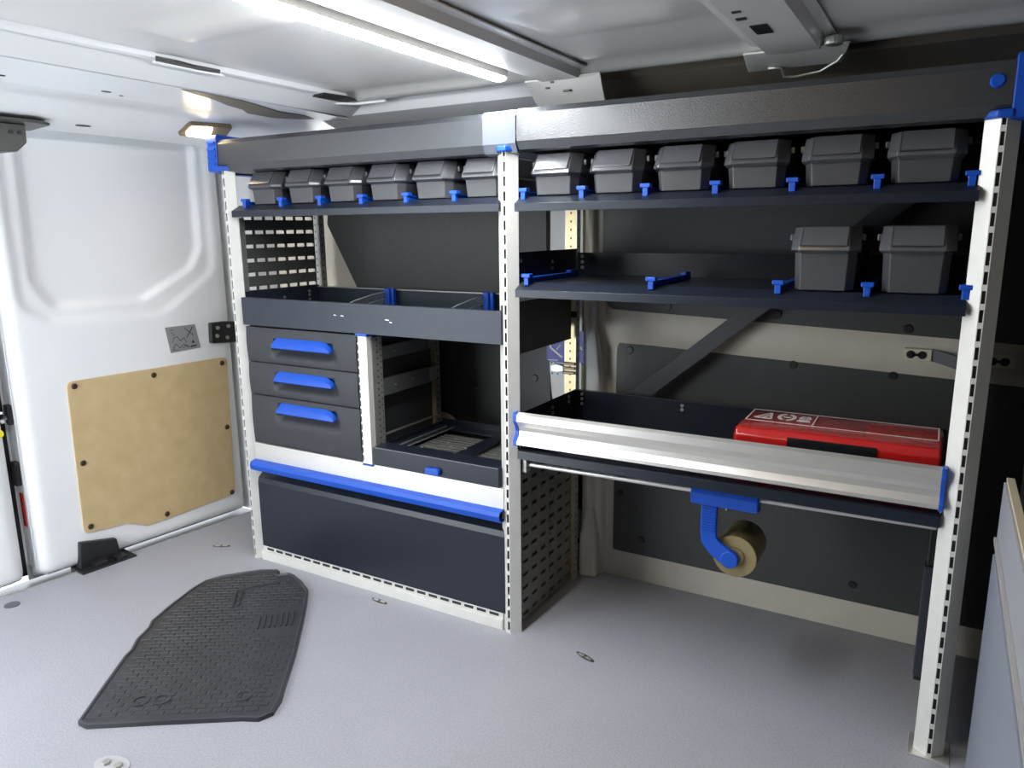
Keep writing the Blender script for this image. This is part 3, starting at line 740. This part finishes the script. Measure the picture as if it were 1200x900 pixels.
for p, q in (((1.606, .160), (1.634, .160)), ((1.609, .170), (1.632, .170)), ((1.611, .182), (1.617, .204)), ((1.625, .204), (1.630, .182)), ((1.617, .204), (1.621, .176)), ((1.625, .204), (1.621, .176))): pline(p, q, .004)
pr.build('print', whitep, PK)

# ================================================================== TAPE HOLDER AND TAPE
TH = thing('tape_holder', 'blue plastic tape holder clipped on the rod under the trough', 'holder', (0, 0, 0))
MB().prism(rounded([(.028, .436), (.060, .434), (.062, .474), (.034, .478), (.024, .462)], .006), 1.414, 1.560, 'x').build('rod_clip', blue, TH, bevel=.002)
arm = MB()
path = [(1.453, .442, .018), (1.453, .370, .018), (1.456, .350, .0185), (1.470, .334, .019), (1.490, .321, .0195), (1.502, .314, .0195)]
rings = []
for i, (x, z, w) in enumerate(path):
    p = Vector((x, z)); a = Vector(path[max(0, i-1)][:2]); c = Vector(path[min(len(path)-1, i+1)][:2]); d_ = (c-a).normalized(); n_ = Vector((-d_.y, d_.x))*w
    rings.append([(p.x+n_.x, .040, p.y+n_.y), (p.x+n_.x, .052, p.y+n_.y), (p.x-n_.x, .052, p.y-n_.y), (p.x-n_.x, .040, p.y-n_.y)])
arm.loft(rings); ao = arm.build('arm', blue, TH, bevel=.002)
MB().cyl((1.503, .038, .3135), (1.503, .056, .3135), .0198, 22).build('hub', blue, TH, bevel=.002, smooth=True)
for k in range(11): MB().box(1.4385, 1.4685, .0375, .041, .372+.0062*k, .3745+.0062*k).build('grip_rib', blue, ao)
MB().tube([(1.487, .045, .442), (1.491, .042, .428)], .0018, 8).build('cutter_wire', alu, TH)
TP = thing('tape_roll', 'brown packing tape roll held on the blue holder', 'tape', (0, 0, 0))
MB().ring((1.510, .060, .316), 'y', .022, .0485, .105, 40).build('tape', tapem, TP, smooth=True)
MB().ring((1.510, .0590, .316), 'y', .0225, .048, .0015, 40).build('side_face', tapec, TP)
MB().cyl((1.510, .0560, .316), (1.510, .160, .316), .0215, 20).build('core', tapec, TP, smooth=True)

# ================================================================== SMALL THINGS ON THE SIDE WALL
SK = thing('sticker', 'blue sticker with white lines on the pillar behind the rear post', 'sticker', (0, 0, 0))
MB().prism([(.841, .648), (.963, .651), (.962, .745), (.841, .738)], .4390, .4398, 'y').build('backing', stickb, SK)
b = MB()
def wl(p, q, w=.0022):
    p = Vector(p); q = Vector(q); d_ = (q-p).normalized(); n_ = Vector((-d_.y, d_.x))*w
    b.prism([tuple(p+n_), tuple(q+n_), tuple(q-n_), tuple(p-n_)], .4384, .4390, 'y')
wl((.853, .735), (.853, .690), .003); wl((.853, .690), (.893, .662), .003); wl((.874, .684), (.886, .700), .0018); wl((.846, .6515), (.878, .6525), .0012)
b.build('print', whitep, SK)
b = MB(); wl((.938, .663), (.943, .671), .0015); b.build('print', whitep, SK)
text_obj('hell.', .015, (.935, .4386, .690), (PI/2, 0, 0), whitep, 'lettering', SK)
text_obj('ell', .015, (.937, .4386, .676), (PI/2, 0, 0), whitep, 'lettering', SK)
LB = thing('lashing_bracket', 'small steel lashing bracket on a pale plate below the blue sticker', 'bracket', (0, 0, 0))
MB().prism([(.853, .612), (.885, .605), (.905, .61), (.905, .648), (.853, .648)], .434, .439, 'y').build('plate', mat('pale_blue_plate', (.55, .62, .66), .4), LB, bevel=.001)
MB().prism(rounded([(.860, .622), (.878, .618), (.905, .622), (.905, .64), (.88, .645), (.862, .64)], .006), .422, .434, 'y').build('catch', galv, LB, bevel=.002)
for (x, z) in ((.860, .645), (.872, .646), (.862, .612), (.88, .612)): MB().cyl((x, .434, z), (x, .4325, z), .0022, 8).build('rivet', black, LB)
def anchor(x, z, label, strap):
    e = thing('anchor_plate', label, 'plate', (0, 0, 0), group='cream two-hole anchor plates')
    y = .415
    MB().box(x-.029, x+.029, y, y+.012, z-.014, z+.014).build('plate', cream, e, bevel=.0015)
    for s in (-1, 1): MB().cyl((x+s*.012-.002, y, z), (x+s*.012-.002, y-.0012, z), .0095, 14).build('hole', black, e)
    MB().box(x-.012, x+.008, y-.0012, y, z-.003, z+.003).build('hole', black, e)
    if strap: MB().add([(x+.029, y+.004, z-.013), (x+.11, y-.02, z-.034), (x+.11, y-.02, z-.002), (x+.029, y+.004, z+.014), (x+.029, y+.008, z-.013), (x+.11, y-.016, z-.034), (x+.11, y-.016, z-.002), (x+.029, y+.008, z+.014)],
             [(0,1,2,3),(7,6,5,4),(0,4,5,1),(1,5,6,2),(2,6,7,3),(3,7,4,0)]).build('strap', steelg, e)
    else: MB().box(x-.040, x-.029, y+.002, y+.012, z-.014, z+.014).build('strap', black, e)
    return e
anchor(1.822, .7445, 'cream anchor plate with two holes left of the right post', True)
anchor(1.983, .741, 'cream anchor plate with two holes right of the right post', False)
# dark slim bar hanging behind the right post
DB = thing('dark_bar', 'slim dark bar hanging behind the lower right post', 'bar', (0, 0, 0))
MB().box(1.880, 1.899, .15, .185, .085, .34).build('bar', mat('dark_blue_grey_bar', (.030, .036, .050), .4), DB, bevel=.002)
MB().box(1.882, 1.897, .152, .183, .075, .087).build('end_cap', black, DB, bevel=.002)
MB().box(1.884, 1.899, .155, .18, .34, .50).build('sleeve', black, DB, bevel=.002)

# ================================================================== CEILING LIGHTS AND BRACKET
LE = thing('led_strip_light', 'bright white LED strip running across the roof', 'light', (0, 0, 0))
MB().box(.918, .958, -.86, .02, 1.376, 1.398).build('housing', alu, LE, bevel=.001)
MB().prism([(.921, 1.377), (.924, 1.371), (.938, 1.3675), (.952, 1.371), (.955, 1.377)], -.855, .015, 'y').build('diffuser', ledm, LE)
MB().box(.924, .952, .015, .032, 1.372, 1.398).build('end_cap', white, LE, bevel=.003)
DL = thing('dome_lamp', 'lit warm dome lamp on the rear header beside the blue end plate', 'lamp', (0, 0, 0))
def tilted(poly, h0, h1):
    m_ = MB(); f_ = lambda x: 1.318+.40*(x+.1); n = len(poly); o_ = Vector((.371, -.928))      # outward normal in x,z
    v_ = [(x+o_.x*h, y, f_(x)+o_.y*h) for h in (h0, h1) for x, y in poly]
    return m_.add(v_, [tuple(range(n)), tuple(range(2*n-1, n-1, -1))]+[(i, i+n, (i+1) % n+n, (i+1) % n) for i in range(n)])
tilted(rounded([(-.108, -.056), (-.044, -.060), (-.030, .078), (-.100, .100)], .010), -.010, .003).build('housing', mat('brown_grey_lamp_frame', (.16, .12, .07), .4), DL, bevel=.003)
tilted(rounded([(-.096, -.040), (-.052, -.048), (-.041, .013), (-.097, .040)], .010), .002, .008).build('lens', lampm, DL, bevel=.002)

DL2 = thing('dome_lamp', 'warm dome lamp on the roof above the camera, out of frame', 'lamp', (0, 0, 0))
MB().prism(rounded([(1.40, -.86), (1.48, -.86), (1.48, -.74), (1.40, -.74)], .012), 1.384, 1.399).build('housing', MATS['brown_grey_lamp_frame'], DL2, bevel=.004)
MB().prism(rounded([(1.41, -.85), (1.47, -.85), (1.47, -.75), (1.41, -.75)], .012), 1.376, 1.3845).build('lens', lampm2, DL2, bevel=.003)
CB = thing('door_stay', 'dark grey door stay bracket under the header at the top left', 'bracket', (0, 0, 0))
MB().prism(rounded([(-.12, -.66), (-.115, -.45), (-.14, -.40), (-.29, -.37), (-.30, -.46), (-.29, -.66)], .01), 1.306, 1.3135).build('mounting_plate', mat('dark_grey_casting', (.06, .06, .055), .4, noise=(.09, .09, .08), nscale=20), CB, bevel=.003)
MB().prism(rounded([(-.65, 1.307), (-.447, 1.307), (-.449, 1.262), (-.475, 1.238), (-.65, 1.228)], [0, .004, .01, .015, 0]), -.24, -.165, 'y' if False else 'x').build('housing', MATS['dark_grey_casting'], CB, bevel=.004)
for y in (-.505, -.485): MB().cyl((-.165, y+.02, 1.285), (-.162, y+.02, 1.285), .005, 10).build('bolt', black, CB)

# ================================================================== FLOOR THINGS
MP = [(.332, -.774), (.262, -.680), (.183, -.571), (.170, -.545), (.135, -.505), (.110, -.455), (.086, -.43), (.050, -.34), (.020, -.25), (.012, -.20), (.028, -.155), (.060, -.115), (.105, -.065), (.148, -.040),
      (.165, -.048), (.168, -.062), (.180, -.062), (.196, -.040), (.221, -.042), (.275, -.062), (.330, -.092), (.356, -.120), (.395, -.165), (.458, -.241), (.545, -.350), (.632, -.470), (.655, -.500), (.676, -.545), (.664, -.575), (.630, -.592), (.49, -.685), (.36, -.773)]
FM = thing('rubber_floor_mat', 'black rubber car foot mat lying on the grey van floor', 'mat', (0, 0, 0))
def inset(poly, d):
    n = len(poly); out = []
    for i in range(n):
        p = Vector(poly[i]); a = (p-Vector(poly[i-1])).normalized(); c = (Vector(poly[(i+1) % n])-p).normalized(); t = (a+c).normalized()
        out.append((p.x+t.y*d, p.y-t.x*d))
    return out
area = sum(MP[i-1][0]*MP[i][1]-MP[i][0]*MP[i-1][1] for i in range(len(MP)))
sgn = -1 if area > 0 else 1
MI = inset(MP, sgn*.010); MI2 = inset(MP, sgn*.016)
mb = MB()
rings = [[(x, y, .0) for x, y in MP], [(x, y, .0105) for x, y in MP], [(x, y, .012) for x, y in inset(MP, sgn*.003)], [(x, y, .012) for x, y in inset(MP, sgn*.007)], [(x, y, .009) for x, y in MI]]
mb.loft(rings); mb.build('sheet', rubber, FM, smooth=True)
ax = Vector((.68, -.735)).normalized(); ay = Vector((-ax.y, ax.x))     # along the front edge of the mat
# brick relief follows the mat's own axes
ux = (Vector((.664, -.575))-Vector((.36, -.773))).normalized(); uy = Vector((-ux.y, ux.x))
O2 = Vector((.36, -.773)); rl = MB(); cnt = 0
for j in range(-2, 64):
    for i in range(-36, 36):
        w, hgt = .034, .0165
        c = O2+ux*((i+.5*(j % 2))*w)+uy*(j*hgt)
        if sdf((c.x, c.y), MI) > -.014: continue
        s = c-O2; v_ = s.dot(uy)
        a, h_ = w*.5-.0016, hgt*.5-.0014
        if (c-Vector((.393, -.262))).length < .072: continue
        q = [c-ux*a-uy*h_, c+ux*a-uy*h_, c+ux*a+uy*h_, c-ux*a+uy*h_]; q2 = [c+(p-c)*.85 for p in q]
        rl.add([(p.x, p.y, .0088) for p in q]+[(p.x, p.y, .0106) for p in q2], [(4, 5, 6, 7), (0, 1, 5, 4), (1, 2, 6, 5), (2, 3, 7, 6), (3, 0, 4, 7)])
rl.build('brick_relief', rubber, FM)['kind'] = 'stuff'
hr = MB(); hu = (Vector((.451, -.265))-Vector((.379, -.329))).normalized(); hv = Vector((-hu.y, hu.x))
for k in range(7):
    p = Vector((.372, -.318))+hu*(.0145*k); q = p+hv*(.062+.002*k); n_ = hu*.0028
    hr.add([(*(p-n_), .0088), (*(q-n_), .0088), (*(q+n_), .0088), (*(p+n_), .0088), (*(p-n_*.6), .0135), (*(q-n_*.6), .0135), (*(q+n_*.6), .0135), (*(p+n_*.6), .0135)], [(4, 7, 6, 5), (0, 4, 5, 1), (1, 5, 6, 2), (2, 6, 7, 3), (3, 7, 4, 0)])
hr.build('heel_ribs', rubber, FM)
for (p, q) in (((.150, -.197), (.224, -.277)), ((.160, -.184), (.232, -.262)), ((.164, -.178), (.223, -.102))):
    p = Vector(p); q = Vector(q); d_ = (q-p).normalized(); n_ = Vector((-d_.y, d_.x))*.003
    MB().add([(*(p-n_), .009), (*(q-n_), .009), (*(q+n_), .009), (*(p+n_), .009), (*(p-n_*.7), .0145), (*(q-n_*.7), .0145), (*(q+n_*.7), .0145), (*(p+n_*.7), .0145)], [(4, 7, 6, 5), (0, 4, 5, 1), (1, 5, 6, 2), (2, 6, 7, 3), (3, 7, 4, 0)]).build('ridge', rubber, FM)
for (a, c) in ((.387, -.664), (.424, -.637), (.574, -.538)):
    MB().ring((a, c, .0105), 'z', .015, .019, .0018, 20).build('embossed_ring', rubber, FM)
def floor_slot(x, y, rz, label):
    e = thing('tie_down_slot', label, 'fitting', (x, y, 0), rz, 'small tie-down slots in the floor')
    MB().prism([(.030*math.cos(t*PI/8), .008*math.sin(t*PI/8)) for t in range(16)], 0, .0012).build('recess', mat('dull_dark_metal', (.05, .045, .035), .5), e)
    MB().box(-.022, -.004, -.004, .004, .001, .0025).box(.002, .020, -.003, .005, .001, .0025).build('buckle', galv, e, bevel=.0005)
floor_slot(1.177, -.004, -.35, 'small slotted fitting in the floor right of the middle post')
floor_slot(.545, -.030, -.1, 'small slotted fitting in the floor before the chest')
floor_slot(-.170, .008, .5, 'small slotted fitting in the floor between the door and left post')
e = thing('tie_down_ring', 'round metal tie-down recess with bolts at the lower left of the floor', 'fitting', (.512, -.812, 0), .2)
MB().prism([(.040*math.cos(t*PI/10), .024*math.sin(t*PI/10)) for t in range(20)], 0, .0018).build('recess', mat('pale_floor_fitting', (.52, .52, .53), .35, metal=.4), e, bevel=.0006)
for x in (-.014, .016): MB().cyl((x, 0, .0018), (x, 0, .0060), .0085, 12).build('bolt', galv, e, bevel=.001)
e = MB().prism([(-.362+.020*math.cos(t*PI/12), -.558+.020*math.sin(t*PI/12)) for t in range(24)], 0, .0022).build('floor_plug', mat('dark_grey_plug', (.10, .10, .11), .5), None, bevel=.0008)
tag(e, 'dark grey round plug in the floor beside the rear door', 'plug')
# ================================================================== BOARD AT THE RIGHT EDGE
BD = thing('leaning_board', 'grey panel with a pale edge standing at the right of the picture', 'panel', (0, 0, 0))
MB().box(1.984, 2.0, -1.30, -.03, .0, .598).build('sheet', boardm, BD, bevel=.001)
MB().box(1.988, 2.0, -1.30, -.02, .598, .604).build('top_edge', chip, BD, bevel=.0006)
MB().box(1.978, 1.984, -1.30, -.05, .494, .502).build('ridge', alu, BD, bevel=.001)
MB().box(1.980, 1.984, -1.30, -.05, .0, .47).build('lower_cladding', mat('blue_grey_cladding', (.22, .24, .29), .35), BD, bevel=.001)
